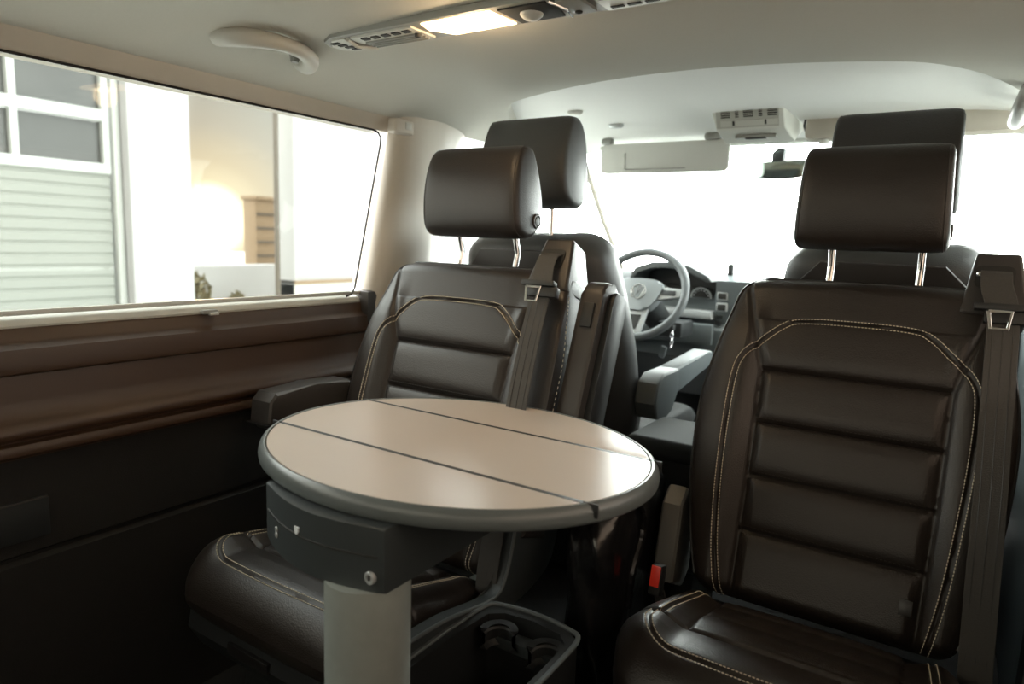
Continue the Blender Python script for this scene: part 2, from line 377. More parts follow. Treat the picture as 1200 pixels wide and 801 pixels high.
def relief_back(U, Vv):
    A = np.abs(U)
    z = .020*ss(A, .150, .200)*ss(.62-Vv, 0, .12)
    inside = (U > np.interp(Vv, [p[1] for p in INL], [p[0] for p in INL])) & (U < np.interp(Vv, [p[1] for p in INR], [p[0] for p in INR]))
    q = np.zeros(U.shape)
    edges = [-.02]+CH+[.575]
    for a, b in zip(edges[:-1], edges[1:]):
        t = np.clip((Vv-a)/(b-a), 0, 1); msk = (Vv >= a) & (Vv < b)
        q = np.where(msk, .010*(1-np.abs(2*t-1)**4), q)
    q = q*ss(np.minimum(segdist(U, Vv, INL), segdist(U, Vv, INR)), 0, .022)
    z = z+np.where(inside & (Vv < .56), q, 0)
    for c in CH: z = z-np.where(inside, .006*np.exp(-((Vv-c)/.0035)**2), 0)
    for s in (INL, INR): z = z-.006*np.exp(-(segdist(U, Vv, s)/.0048)**2)
    z = z-.0055*np.exp(-(segdist(U, Vv, STA)/.0035)**2)
    return z
def pad(name, H, hw, tf, tb, relief, place, m, parent, rend=.04, nu=180, nv=210, p=4.5):
    t = np.linspace(-1, 1, nu); s = .45*np.sin(t*np.pi/2)+.55*t
    tv = np.linspace(0, 1, nv); vs = H*(.8*tv+.2*(1-np.cos(tv*np.pi))/2)
    e = np.clip(1-np.abs(s)**p, 0, 1)**(1/p); V = []; F = []
    hws = np.array([hw(v) for v in vs]); ks = np.array([kend(v, H, rend) for v in vs])
    U = hws[:, None]*s[None, :]; VV = np.repeat(vs[:, None], nu, 1)
    TFv = np.array([tf(v) for v in vs])[:, None]
    Wf = TFv*(e[None, :]*ks[:, None]-1)+relief(U, VV)*e[None, :]**.5*ks[:, None]
    Wb_ = -TFv-tb*e[None, :]*ks[:, None]
    for j in range(nv):
        for i in range(nu): V.append(place(U[j, i], vs[j], Wf[j, i]))
        for i in range(nu-2, 0, -1): V.append(place(U[j, i], vs[j], Wb_[j, i]))
    n = 2*nu-2
    for j in range(nv-1):
        for i in range(n): F.append((j*n+i, j*n+(i+1) % n, (j+1)*n+(i+1) % n, (j+1)*n+i))
    F.append(tuple(range(n))); F.append(tuple((nv-1)*n+k for k in range(n)))
    return mk(name, V, F, m, parent, sharp=70)
def surfW(u, v, H, hw, tf, relief, rend, p=4.5):
    h = hw(v); e = max(0, 1-abs(u/h)**p)**(1/p); k = kend(v, H, rend)
    return tf(v)*(e*k-1)+float(relief(np.array([[u]]), np.array([[v]]))[0, 0])*e**.5*k
def offs(P, d):
    out = []
    for i in range(len(P)):
        a = Vector(P[max(i-1, 0)]); b = Vector(P[min(i+1, len(P)-1)]); t = (b-a).normalized(); out.append((P[i][0]-t.y*d, P[i][1]+t.x*d))
    return out
def dashes(mb, P, surf, place, L=.0042, gap=.0018, wd=.0010, lift=.0008):
    P = [Vector((a, b)) for a, b in P]; cum = [0]
    for a, b in zip(P[:-1], P[1:]): cum.append(cum[-1]+(b-a).length)
    tot = cum[-1]; s = 0
    xs = [p.x for p in P]; ys = [p.y for p in P]
    def q(s_):
        u = float(np.interp(s_, cum, xs)); v = float(np.interp(s_, cum, ys)); return place(u, v, surf(u, v)+lift)
    while s+L < tot:
        mb.add(*tube([q(s), q(s+L*.5), q(s+L)], [wd*.6, wd, wd*.6], 5)); s += L+gap
tfb = lambda v: .045
SB = lambda u, v: surfW(u, v, HB, hwb, tfb, relief_back, .035)
# cushion: v runs forward (towards -y), w is up
HC = .40
def hwc(v):
    h = interp(v, [(0, .225), (.12, .245), (.30, .252), (.40, .245)]); d = HC-v; rc = .09
    if d < rc: h -= .065*(1-math.sqrt(max(0, 1-((rc-d)/rc)**2)))
    return h
def cz(v): return interp(v, [(0, .375), (.10, .395), (.22, .428), (.30, .442), (.40, .445)])
def cp(u, v, w_): return Vector((u, .03-v, cz(v)+w_))
ST1 = smooth2([(-.186, 0), (-.192, .12), (-.196, .262)], 4); ST1R = [(-a, b) for a, b in ST1]
ST2 = smooth2([(-.208, .268), (-.206, .300), (-.188, .330), (-.150, .345), (-.08, .350), (0, .351), (.08, .350), (.150, .345), (.188, .330), (.206, .300), (.208, .268)], 5)
CS = [(-.26, .258), (-.10, .268), (.10, .268), (.26, .258)]
def relief_c(U, Vv):
    A = np.abs(U)
    z = .026*ss(A, .15, .21)*ss(.40-Vv, 0, .10)
    for L_ in (ST1, ST1R, ST2): z = z-.005*np.exp(-(segdist(U, Vv, L_)/.0035)**2)
    z = z-.008*np.exp(-(segdist(U, Vv, CS)/.004)**2)
    for x in (-.150, .150): z = z-.006*np.exp(-((U-x)/.0035)**2)*(Vv < .268)
    q = .007*(np.abs(np.sin(Vv/.085*np.pi)))**.5*(A < .15)*(Vv < .268)
    return z+q
tfc = lambda v: .075
SC = lambda u, v: surfW(u, v, HC, hwc, tfc, relief_c, .075, 4.0)
def headrest_mesh(W=.272, name='headrest', m=LEATHER, parent=None, c=(-.002, .262, 1.161), tilt=0, right_only=True):
    prof = [(-.030, -.108), (-.047, -.085), (-.053, -.03), (-.048, .03), (-.032, .078), (-.010, .100), (.012, .104), (.030, .096), (.050, .055), (.066, .0), (.070, -.045), (.058, -.085), (.030, -.110), (-.004, -.116)]
    P = smoothpts([(a, b, 0) for a, b in prof], 4, True); rings = []
    N = 36
    for k in range(N+1):
        t = -1+2*k/N; s = .5*t+.5*math.sin(t*math.pi/2); x = s*W/2
        sc = (1-abs(s)**12)**(1/2.6) if abs(s) < 1 else 0; sc = .72+.28*sc
        # slight barrel: corners shrink more vertically
        rings.append([Vector((x*(1-.055*(p.y+.1)/.2), p.x*sc+.01*(1-sc), .93*p.y*(.5+.5*sc))) for p in P])
    M = Matrix.Translation(c) @ Matrix.Rotation(tilt, 4, 'X')
    o = mk(name, *xf(loft(rings), M), m, parent, sharp=75)
    for s in (-1, 1):
        sm = MB(); x = s*W/2*.93; sc = .72+.28*(1-.93**12)**(1/2.6)
        sm.add(*xf(tube([(x*(1-.055*(p.y+.1)/.2), p.x*sc+.01*(1-sc), .93*p.y*(.5+.5*sc)) for p in P], .0014, 6, True), M)); sm.build('seam', DTHREAD, o)
    return o, M
def make_seat(label):
    t = thing('captain_seat', label, 'seat', group='rear facing leather seats')
    back = pad('backrest', HB, hwb, tfb, .07, relief_back, bp, LEATHER, t, .035)
    m = MB()
    for d in (-.0058, .0058):
        L_ = [p for p in offs(STA, d)]; dashes(m, L_, SB, bp)
    m.build('stitching', THREAD, back, smooth=False, label='cream double stitching')
    for c in CH:
        m = MB()
        for d in (-.007, .007):
            P = [(interp(c, [(b, a) for a, b in INL])+.006, c+d), (interp(c, [(b, a) for a, b in INR])-.006, c+d)]
            P = [(P[0][0]+(P[1][0]-P[0][0])*k/20, c+d) for k in range(21)]; dashes(m, P, SB, bp, .004, .003, .0009)
        m.build('quilt_stitching', DTHREAD, back, smooth=False)
    m = MB(); P = []
    vs = [.03, .08, .15, .22, .30, .38, .45, .52, .58, .61, .63, .645]
    for v in vs: P.append(bp(-hwb(v)*.985, v, SB(-hwb(v)*.985, v)+.001))
    for u in np.linspace(-.20, .20, 21): P.append(bp(u, HB-.004, SB(u, HB-.004)+.002))
    for v in vs[::-1]: P.append(bp(hwb(v)*.985, v, SB(hwb(v)*.985, v)+.001))
    m.add(*tube(smoothpts(P, 4), .0028, 7)); m.build('piping', PIPE, back)
    bpnl = MB().add(*prism([(u, v) for u, v in [(-.20, .03), (-.24, .2), (-.25, .40), (-.225, .60), (-.18, .655), (.18, .655), (.225, .60), (.25, .40), (.24, .2), (.20, .03)]], 0, 0.014, 'z', .004)).build('back_panel', PLAST, t)
    for v in bpnl.data.vertices: v.co = bp(v.co.x, v.co.y, -.112-v.co.z)
    cu = pad('cushion', HC, hwc, tfc, .06, relief_c, cp, LEATHER, t, .075, 120, 120, 4.0)
    m = MB()
    for L_ in (ST1, ST1R, ST2):
        for d in (-.0055, .0055): dashes(m, offs(L_, d), SC, cp)
    m.build('stitching', THREAD, cu, smooth=False, label='cream double stitching')
    # headrest on two chrome rods
    h, M = headrest_mesh(parent=t)
    bt = MB().add(*lathe([(0, 0), (.0165, 0), (.0165, .006), (.0145, .008), (.0125, .008), (.0120, .005), (.0095, .005), (.009, .0085), (0, .009)], 28, Matrix.Translation((.129, .296, 1.094)) @ Matrix.Rotation(math.radians(90), 4, 'Y')))
    bt.build('release_button', TAUPE, h)
    for u in (-.068, .092):
        MB().add(*tube([bp(u, .635, -.055), bp(u, .70, -.052), Vector((u, .262, 1.10))], .0068, 14)).build('headrest_rod', CHROME, t, label='chrome rod under the headrest')
        g = MB().add(*xf(lathe([(0, 0), (.016, 0), (.016, .004), (.012, .009), (0, .009)], 20), Matrix.Translation(bp(u, .655, -.055)) @ Matrix.Rotation(-TILT, 4, 'X'))); g.build('rod_collar', PLAST, t)
    # shoulder tower for the belt
    def tw(u, v, w_): return bp(u, v, w_)
    V = [tw(.162, .605, .004), tw(.268, .605, .004), tw(.268, .605, -.12), tw(.162, .605, -.12), tw(.180, .728, -.018), tw(.248, .728, -.018), tw(.246, .722, -.085), tw(.174, .722, -.085)]
    bm = bmesh.new(); vv = [bm.verts.new(v) for v in V]
    for f in ((0, 1, 2, 3), (4, 5, 6, 7), (0, 1, 5, 4), (1, 2, 6, 5), (2, 3, 7, 6), (3, 0, 4, 7)): bm.faces.new([vv[i] for i in f])
    bmesh.ops.bevel(bm, geom=bm.edges[:], offset=.008, segments=3, profile=.6, affect='EDGES'); bm.verts.index_update()
    tow = mk('belt_tower', [v.co.copy() for v in bm.verts], [[v.index for v in f.verts] for f in bm.faces], TAUPE, t); bm.free()
    rec = MB()
    def plate(u0, u1, v0, v1, w0, w1): return [bp(u0, v0, w0), bp(u1, v0, w0), bp(u1, v1, w1), bp(u0, v1, w1)], [(0, 1, 2, 3)]
    fw_ = lambda v: .012-.030*(v-.585)/.143
    V1, F1 = prism(rounded_rect(.180, .240, .655, .700, .010), 0, .002, 'z', .0006)
    V1 = [bp(v.x, v.y, fw_(v.y)+v.z) for v in V1]; rec.add(V1, F1); rec.build('belt_slot', DSLOT, tow)
    kn = MB().add(*xf(lathe([(0, 0), (.007, 0), (.006, .006), (.004, .010), (0, .011)], 16), Matrix.Translation(bp(.188, .680, fw_(.68))) @ Matrix.Rotation(math.radians(90)-TILT, 4, 'X')))
    kn.build('guide_knob', CHROME, tow)
    # webbing
    P = [bp(.212, .690, fw_(.69)), bp(.212, .675, .010), bp(.214, .650, .020), bp(.222, .620, .030), bp(.228, .58, .036), bp(.231, .50, .042), bp(.234, .40, .045), bp(.238, .30, .044), bp(.242, .15, .038), bp(.246, .02, .030), Vector((.250, -.02, .36)), Vector((.262, .02, .28))]
    wb = MB().add(*tube(smoothpts(P, 6), 0, sq=(.047, .0022, NB))); wb = wb.build('belt_webbing', WEB, t)
    m = MB()
    for du in (-.0145, 0, .0145):
        m.add(*tube([p+Vector((du, 0, 0))+NB*.0013 for p in smoothpts(P[3:10], 5)], .0006, 4))
    m.build('webbing_rib', PIPE, wb)
    tg = MB().add(*xf(box((0, 0, 0), (.078, .020, .012), .004), Matrix.Translation(bp(.222, .607, .040)) @ Matrix.Rotation(-TILT, 4, 'X')))
    tg.add(*xf(box((.012, 0, 0), (.070, .018, .022), .004), Matrix.Translation(bp(.222, .590, .036)) @ Matrix.Rotation(-TILT, 4, 'X')))
    tg = tg.build('belt_tongue_holder', PLAST, t)
    fr = MB(); c = bp(.222, .583, .058)
    for P2, r in (([(-.017, .012), (-.012, -.018), (.012, -.018), (.016, .012)], .0030),):
        fr.add(*tube([c+Vector((a, 0, 0))+VB*b_ for a, b_ in P2]+[c+Vector((-.017, 0, 0))+VB*.012], 0, sq=(.006, .003, NB)))
    fr.build('belt_tongue', CHROME, tg, label='bright metal belt tongue')
    # shell, hinge covers, pedestal
    sh = prism([(.05, .345), (-.06, .350), (-.30, .352), (-.345, .345), (-.355, .30), (-.33, .255), (-.25, .215), (.0, .20), (.09, .22), (.10, .31)], -.225, .225, 'x', .02, 3)
    s_ = MB().add(*sh).build('seat_shell', PLAST, t)
    MB().add(*box((-.03, -.352, .305), (.115, .014, .022), .004)).build('pull_handle', PIPE, s_)
    MB().add(*prism([(-.26, .22), (.06, .22), (.10, .03), (-.30, .03)], -.17, .17, 'x', .02, 3)).build('pedestal', PLAST, t)
    for x in (-.19, .19): MB().add(*box((x, -.10, .02), (.045, .46, .03), .006)).build('rail_foot', GPLAST, t)
    MB().add(*xf(box((0, 0, 0), (.020, .002, .026), .0005), Matrix.Translation(bp(.142, .075, SB(.142, .075)+.001)) @ Matrix.Rotation(-TILT, 4, 'X'))).build('care_tag', PIPE, t)
    return t
seatL = make_seat('black leather seat left of the aisle by the long window, half behind the round table')
bpy.context.view_layer.update()
def copy_tree(o, parent=None):
    c = o.copy(); COL.objects.link(c)
    if parent: c.parent = parent
    for ch in list(o.children): copy_tree(ch, c)
    return c
seatR = copy_tree(seatL)
seatR['label'] = 'large black leather seat at the right edge, nearest, with brown sheen and cream stitching'
seatL.location = (-.368, 1.04, 0); seatR.location = (.42, 1.27, 0)
# armrests and side parts that differ
def arm_up(t):   # folded-up armrest on the outer side
    P = []
    V, F = prism(rounded_rect(.16, .645, -.105, -.020, .035), .292, .342, 'x', .010, 3)
    V = [bp(v.x, v.y, v.z) for v in V]
    a = mk('armrest', V, F, TAUPE, t, label='folded-up armrest')
    MB().add([bp(x, y, z) for x, y, z in [Vector(v) for v in box((.316, .565, -.018), (.026, .052, .008), .003)[0]]], box((.316, .565, -.018), (.026, .052, .008), .003)[1]).build('adjuster_button', PLAST, a)
    MB().add(*[[bp(x, y, z) for x, y, z in prism(rounded_rect(.22, .63, -.115, -.045, .03), .342, .356, 'x', .004)[0]], prism(rounded_rect(.22, .63, -.115, -.045, .03), .342, .356, 'x', .004)[1]]).build('armrest_cap', PLAST, a)
    # side bolster skin with a stitched edge
    V, F = prism([(v, w_) for v, w_ in [(.10, -.10), (.10, .0), (.30, .012), (.50, .012), (.60, .004), (.640, -.02), (.650, -.05), (.64, -.10)]], .222, .288, 'x', .012, 3)
    V = [bp(v.x-.026*max(0, (v.y-.45)/.2), v.y, v.z) for v in V]
    sd = mk('side_bolster', V, F, LEATHER, t)
    m = MB(); pts = smoothpts([bp(.2885-.026*max(0, (v-.45)/.2), v, -.012) for v in (.14, .22, .30, .38, .46, .54, .60)], 14)
    for a_, b_ in zip(pts[::2], pts[1::2]): m.add(*tube([a_, b_], .0008, 5))
    m.build('stitching', THREAD, sd, label='cream stitching')
arm_up(seatL)
# folded-down armrest on the window side of the left seat
a = MB().add(*prism([(-.118, .635), (-.112, .682), (-.095, .700), (.02, .704), (.12, .700), (.15, .66), (.13, .62), (.0, .612), (-.10, .616)], -.345, -.275, 'x', .012, 3)).build('armrest', TAUPE, seatL, label='folded-down armrest')
MB().add(*box((-.31, 0.0, .632), (.072, .25, .003), .001)).build('armrest_seam', PIPE, a)
# curved side shield on the aisle side of the left seat
shp = MB().add(*prism([(p.x, p.y) for p in smoothpts([(-.30, .418, 0), (-.19, .411, 0), (-.053, .388, 0), (-.012, .42, 0), (.013, .50, 0), (.03, .60, 0)], 5)]+[(.20, .60), (.20, .473)]+[(p.x, p.y) for p in smoothpts([(.184, .44, 0), (.153, .374, 0), (.023, .345, 0), (-.143, .364, 0), (-.30, .384, 0)], 5)], .258, .284, 'x', .004, 2)).build('side_shield', GPLAST, seatL)
MB().add(*tube(smoothpts([(.285, -.30, .420), (.285, -.19, .412), (.285, -.053, .389), (.285, -.012, .42), (.285, .013, .50), (.285, .03, .595)], 6), .0035, 8)).build('shield_edge', DASHG, shp)
# slab-like armrest folded behind the aisle side of the right seat
V, F = prism([(-.02, -.12), (-.01, -.04), (.15, -.015), (.19, -.04), (.18, -.12), (.02, -.15)], -.318, -.272, 'x', .012, 3)
mk('side_cover', [bp(v.x, v.y, v.z) for v in V], F, MGREY2, seatR, label='grey plastic side cover')
# red buckle
bk = MB().add(*xf(box((0, 0, 0), (.024, .030, .060), .006), Matrix.Translation((-.272, -.055, .405)) @ Matrix.Rotation(-.25, 4, 'X'))).build('belt_buckle', PLAST, seatR)
MB().add(*xf(box((0, -.0165, .008), (.019, .004, .040), .002), Matrix.Translation((-.272, -.055, .405)) @ Matrix.Rotation(-.25, 4, 'X'))).build('buckle_button', RED, bk, label='red release button')
MB().add(*tube([(-.272, -.045, .38), (-.270, -.02, .33), (-.262, .0, .26)], 0, sq=(.024, .004, (0, 1, 0)))).build('buckle_strap', WEB, bk)

# ------------------------------------------------------------------ round folding table on its pole
TX, TY, TZ = -.093, .868, .72; RX, RY = .343, .282
tb = thing('folding_table', 'round pale-topped table with dark edge on a thick metal pole', 'table', (-.035, .615, 0))
T0 = Matrix.Translation((.035, -.615, 0))
def ell(f, n=128): return [(TX+RX*f*math.cos(2*math.pi*k/n), TY+RY*f*math.sin(2*math.pi*k/n)) for k in range(n)]
def seg(y0, y1, f=.955, n=60):
    P = []; ry, rx = RY*f, RX*f
    a0 = math.asin(max(-1, min(1, (y0-TY)/ry))); a1 = math.asin(max(-1, min(1, (y1-TY)/ry)))
    for k in range(n+1):
        a = a0+(a1-a0)*k/n; P.append((TX+rx*math.cos(a), TY+ry*math.sin(a)))
    for k in range(n+1):
        a = a1+(a0-a1)*k/n; P.append((TX-rx*math.cos(a), TY+ry*math.sin(a)))
    out = []
    for p in P:
        if not out or (Vector(p)-Vector(out[-1])).length > 1e-4: out.append(p)
    if (Vector(out[0])-Vector(out[-1])).length < 1e-4: out.pop()
    return out
s1, s2 = .758, .978
for y0, y1, nm in ((TY-RY*.955, s1-.003, 'folding_leaf'), (s1+.003, s2-.003, 'tabletop'), (s2+.003, TY+RY*.955, 'folding_leaf')):
    MB().add(*xf(prism(seg(y0, y1), TZ-.012, TZ, 'z', .0015, 2), T0)).build(nm, TTOP, tb)
rings = []
prof = [(.950, -.012), (.958, -.002), (.963, .0005), (.972, .001), (.985, -.002), (.996, -.009), (1.0, -.016), (.997, -.022), (.985, -.026), (.95, -.027), (.90, -.027)]
N = 128; V = []; F = []
for k in range(N):
    for f, z in prof: V.append((TX+(RX-.328*0)*math.cos(2*math.pi*k/N)*f, TY+RY*math.sin(2*math.pi*k/N)*f, TZ+z))
P_ = len(prof)
for k in range(N):
    for j in range(P_): F.append((k*P_+j, k*P_+(j+1) % P_, ((k+1) % N)*P_+(j+1) % P_, ((k+1) % N)*P_+j))
ed = mk('edge_trim', *xf((V, F), T0), TEDGE, tb)
m = MB()
for y in (s1, s2):
    hx = RX*math.sqrt(1-((y-TY)/RY)**2)
    m.add(*box((TX, y, TZ-.010), (2*hx*.955, .0125, .0200), .002))
    for s in (-1, 1): m.add(*box((TX+s*hx*.978, y, TZ-.008), (.022, .0025, .0185), .001))
m = MB().add(*xf((m.V, m.F), T0)); m.build('hinge_strip', PLAST, tb)
MB().add(*xf(prism(ell(.93, 64), TZ-.024, TZ-.0125, 'z'), T0)).build('underframe', PLAST, tb)
# housing under the top: curved front face
def arc(r, y0): return None
hx0, hx1 = -.228, .022
hp = [(hx1, 1.02), (hx1, .589)]
for k in range(13):
    t = k/12; x = hx1+(hx0-hx1)*t; hp.append((x, .585-.024*math.sin(math.pi*t)+.018*t*t))
hp += [(hx0, 1.02)]
hz0 = .607
hs = MB().add(*xf(prism(hp, hz0, TZ-.027, 'z', .005, 3), T0)).build('housing', GPLAST, tb)
def front(x):
    t = (x-hx1)/(hx0-hx1); return .585-.024*math.sin(math.pi*t)+.018*t*t
pts = [Vector((x, front(x)-.0006, .655)) for x in np.linspace(hx1-.008, hx0+.01, 24)]
MB().add(*xf(tube(pts, .0014, 5), T0)).build('groove', DSLOT, hs)
def fmark(x, z, curve_pts, r, name, m_, closed=True):
    P = [Vector((x+a, front(x+a)-.001, z+b)) for a, b in curve_pts]
    MB().add(*xf(tube(P, r, 6, closed), T0)).build(name, m_, hs)
circ = lambda r, n=20, cx=0, cy=0: [(cx+r*math.cos(2*math.pi*k/n), cy+r*math.sin(2*math.pi*k/n)) for k in range(n)]
# white shield mark, double-ring mark, round lock button
sh = [(-.0045, .006), (.0045, .006), (.0045, 0), (0, -.006), (-.0045, 0)]
x0 = -.118
MB().add(*xf(([Vector((x0+a, front(x0+a)-.0016, .660+b)) for a, b in sh]+[Vector((x0+a, front(x0+a)+.001, .660+b)) for a, b in sh], [(0, 1, 2, 3, 4), (9, 8, 7, 6, 5)]+[(i, (i+1) % 5, (i+1) % 5+5, i+5) for i in range(5)]), T0)).build('shield_mark', WHITE, hs, smooth=False)
fmark(-.180, .636, circ(.0036, 14, 0, .004), .0011, 'ring_mark', SILV); fmark(-.180, .636, circ(.0036, 14, 0, -.004), .0011, 'ring_mark', SILV)
x0 = .004
bt = MB().add(*xf(lathe([(0, -.002), (.0085, -.002), (.0085, .002), (.0075, .003), (.0045, .003), (.004, .0015), (0, .0015)], 28), T0 @ Matrix.Translation((x0, front(x0), .627)) @ Matrix.Rotation(math.radians(90), 4, 'X'))).build('lock_button', SILV, hs)
MB().add(*xf(box((0, 0, .0025), (.003, .006, .002), .0005), T0 @ Matrix.Translation((x0, front(x0), .627)) @ Matrix.Rotation(math.radians(90), 4, 'X'))).build('button_slot', DSLOT, bt)
MB().add(*lathe([(0, .397), (.0570, .392), (.0570, hz0+.001), (0, hz0+.001)], 64)).build('pole', ALU, tb)
# ------------------------------------------------------------------ storage console the pole rises from
CS_ = .936
bx = thing('storage_console', 'black open console box with ribbed rim and cup holders on the floor behind the pole', 'console', (-.02, .80, 0))
T1 = Matrix.Translation((.02+.58*(1-CS_), -.80, 0)) @ Matrix.Diagonal((CS_, CS_, 1.125, 1))
o_ = [(.082, .48), (.086, .90), (.080, 1.015), (.050, 1.038), (-.02, 1.046), (-.085, 1.038), (-.118, 1.015), (-.126, .90), (-.122, .72), (-.150, .70), (-.150, .48)]
i_ = [(.068, .66), (.070, .90), (.066, .995), (.045, 1.016), (-.02, 1.024), (-.075, 1.016), (-.100, .995), (-.108, .90), (-.108, .76), (-.107, .70), (-.106, .66)]
def bowl(o_, i_, z0, z1, zf):
    bm = bmesh.new(); n = len(o_)
    A = [bm.verts.new((x, y, z0)) for x, y in o_]; B = [bm.verts.new((x, y, z1)) for x, y in o_]
    Cc = [bm.verts.new((x, y, z1)) for x, y in i_]; D = [bm.verts.new((x, y, zf)) for x, y in i_]
    for i in range(n):
        j = (i+1) % n
        bm.faces.new((A[i], A[j], B[j], B[i])); bm.faces.new((B[i], B[j], Cc[j], Cc[i])); bm.faces.new((Cc[i], Cc[j], D[j], D[i]))
    bm.faces.new(D[::-1]); bm.faces.new(A)
    bmesh.ops.recalc_face_normals(bm, faces=bm.faces[:])
    bm.verts.index_update(); r = ([v.co.copy() for v in bm.verts], [[v.index for v in f.verts] for f in bm.faces]); bm.free(); return r
MB().add(*xf(bowl(o_, i_, .02, .350, .10), T1)).build('box_body', PLAST, bx, sharp=30)
rim = smoothpts([(x, y, .351) for x, y in o_[1:-3]], 6); rim = [Vector((.0815, .50, .351))]+rim+[Vector((-.1225, .50, .351))]
MB().add(*xf(tube(rim, 0, sq=(.009, .006, (0, 0, 1))), T1)).build('rim_strip', DASHG, bx)
MB().add(*xf(box((-.02, .70, .345), (.19, .012, .012), .003), T1)).build('divider', DASHG, bx)
for x, sgn in ((-.055, 1), (.045, -1)):
    P = [(x+.028*math.cos(a), .965+.03*math.sin(a), z) for z in (.33,) for a in np.linspace(math.pi*.15, math.pi*1.1, 12)]
    MB().add(*xf(tube(P, 0, sq=(.040, .006, (0, 0.2, 1)) if False else (.006, .035, (0, 0, 1))), T1)).build('cup_holder_clip', PLAST, bx)
MB().add(*xf(prism([(-.08, .985), (.055, .985), (.050, 1.010), (-.02, 1.018), (-.078, 1.010)], .305, .325, 'z', .004), T1)).build('bottle_shelf', GPLAST, bx)
# ------------------------------------------------------------------ bag hanging by the right seat
rows = []
rs_ = random.Random(3)
prof = [(1.10, .48), (1.13, .53), (1.19, .572), (1.30, .575), (1.40, .56), (1.42, .50), (1.40, .40), (1.385, .28), (1.38, .10), (1.25, .04), (1.12, .05), (1.10, .16), (1.08, .30), (1.09, .40)]
sp = smoothpts([(a, b, 0) for a, b in prof], 6, True); rings = []
for k in range(15):
    s = -1+2*k/14; x = .046+.048*s; sc = .80+.20*math.sqrt(max(0, 1-s*s)); 
    rings.append([Vector((x+.006*math.sin(14*p.y+3*p.x)+.05*(.55-p.y)*0+rs_.uniform(-.0015, .0015), 1.25+(p.x-1.25)*sc+.004*math.sin(31*p.y+s*4)+rs_.uniform(-.001, .001), .30+(p.y-.30)*(.9+.1*sc)+.003*math.sin(40*p.x+s*5))) for p in sp])
bag = mk('bag', *loft(rings), BAG, sharp=70); tag(bag, 'crumpled shiny black bag standing against the aisle side of the right seat', 'bag')
cr = smoothpts([(.090, 1.19, .570), (.094, 1.24, .53), (.093, 1.26, .47), (.093, 1.22, .40), (.092, 1.21, .33)], 8)
rr = [.006+.0035*abs(math.sin(i*1.9)) for i in range(len(cr))]
MB().add(*tube(cr, rr, 8)).build('gathered_edge', BAG, bag)
# ------------------------------------------------------------------ front seats, facing away
def front_seat(label, x, y, arm_s):
    t = thing('front_seat', label, 'seat', (x, y, 0), group=None)
    T2 = math.radians(17); vb = Vector((0, math.sin(T2)*1, math.cos(T2))); 
    # back leans towards the camera: base further forward (+y), top nearer
    def fp(u, v, w_): return Vector((u, -math.sin(T2)*v+w_*math.cos(T2), .42+math.cos(T2)*v+w_*math.sin(T2)))
    hw = lambda v: interp(v, [(0, .235), (.15, .265), (.35, .262), (.5, .245), (.62, .222), (.68, .20)])-(.06*(1-math.sqrt(max(0, 1-((.06-(.68-v))/.06)**2))) if .68-v < .06 else 0)
    rings = []
    for k in range(41):
        v = .68*(.5-.5*math.cos(math.pi*k/40)) if k not in (0, 40) else (.0 if k == 0 else .68); h = hw(v); kk = max(.12, kend(v, .68, .05)); r = []
        for j in range(40):
            a = 2*math.pi*j/40; c, s = math.cos(a), math.sin(a); e = 2/3.6
            r.append(fp(h*math.copysign(abs(c)**e, c), v, .075*kk*math.copysign(abs(s)**e, s)+.02*(c*c) ))
        rings.append(r)
    bk_ = mk('backrest', *loft(rings), LEATHER2, t, sharp=75)
    bpn = prism([(-.19, .02), (-.205, .35), (-.18, .60), (-.13, .655), (.13, .655), (.18, .60), (.205, .35), (.19, .02)], 0, .012, 'z', .004)
    mk('back_panel', [fp(v.x, v.y, -.070-v.z+.02*(v.x/.26)**2) for v in bpn[0]], bpn[1], LEATHER, t)
    ringc = []
    for k in range(21):
        q = k/20; yy = -.05+.50*q; kk = max(.2, kend(q*.5, .5, .07)); r = []
        for j in range(32):
            a = 2*math.pi*j/32; c, s = math.cos(a), math.sin(a); e = 2/3.6
            r.append(Vector((.255*math.copysign(abs(c)**e, c), yy+.08, .43+.085*kk*math.copysign(abs(s)**e, s)+.03*abs(c)**3)))
        ringc.append(r)
    mk('cushion', *loft(ringc), LEATHER2, t, sharp=75)
    MB().add(*prism([(-.02, .36), (.50, .36), (.46, .03), (.03, .03)], -.20, .20, 'x', .02)).build('pedestal', PLAST, t)
    hm, M = headrest_mesh(W=.275, m=LEATHER2 if x < 0 else LEATHER, parent=t, c=(.0, -.205, 1.258 if x < 0 else 1.262), tilt=0)
    # flip the headrest so the belly faces forward
    for o2 in (hm, hm.children[0]):
        for v in o2.data.vertices:
            v.co.y = -.205-(v.co.y+.205)*1.15; v.co.z = M.translation.z+(v.co.z-M.translation.z)*1.14
        o2.data.flip_normals()
    for u in (-.06, .06): MB().add(*tube([fp(u, .66, -.01), (u, -.205, 1.17)], .0062, 12)).build('headrest_rod', CHROME, t)
    ax = arm_s*.300
    am = MB().add(*prism([(-.055, .60), (-.075, .645), (-.06, .70), (-.02, .722), (.10, .722), (.11, .66), (.06, .60), (0, .585)], ax-.032, ax+.032, 'x', .012, 3)).build('armrest_hub', DASHG, t)
    am2 = MB().add(*prism([(.085, .655), (.085, .712), (.10, .724), (.38, .742), (.42, .735), (.435, .712), (.42, .69), (.12, .648)], ax-.030, ax+.030, 'x', .012, 3)).build('armrest', LEATHER2 if x > 0 else DASHG, t)
    for o2 in (am, am2):
        for v in o2.data.vertices: v.co.z -= .022
    return t
fsL = front_seat('driver seat seen from behind, grey leather, beyond the left rear-facing seat', -.405, 1.80, 1)
fsR = front_seat('front passenger seat seen from behind, its headrest above the right seat', .42, 2.06, -1)

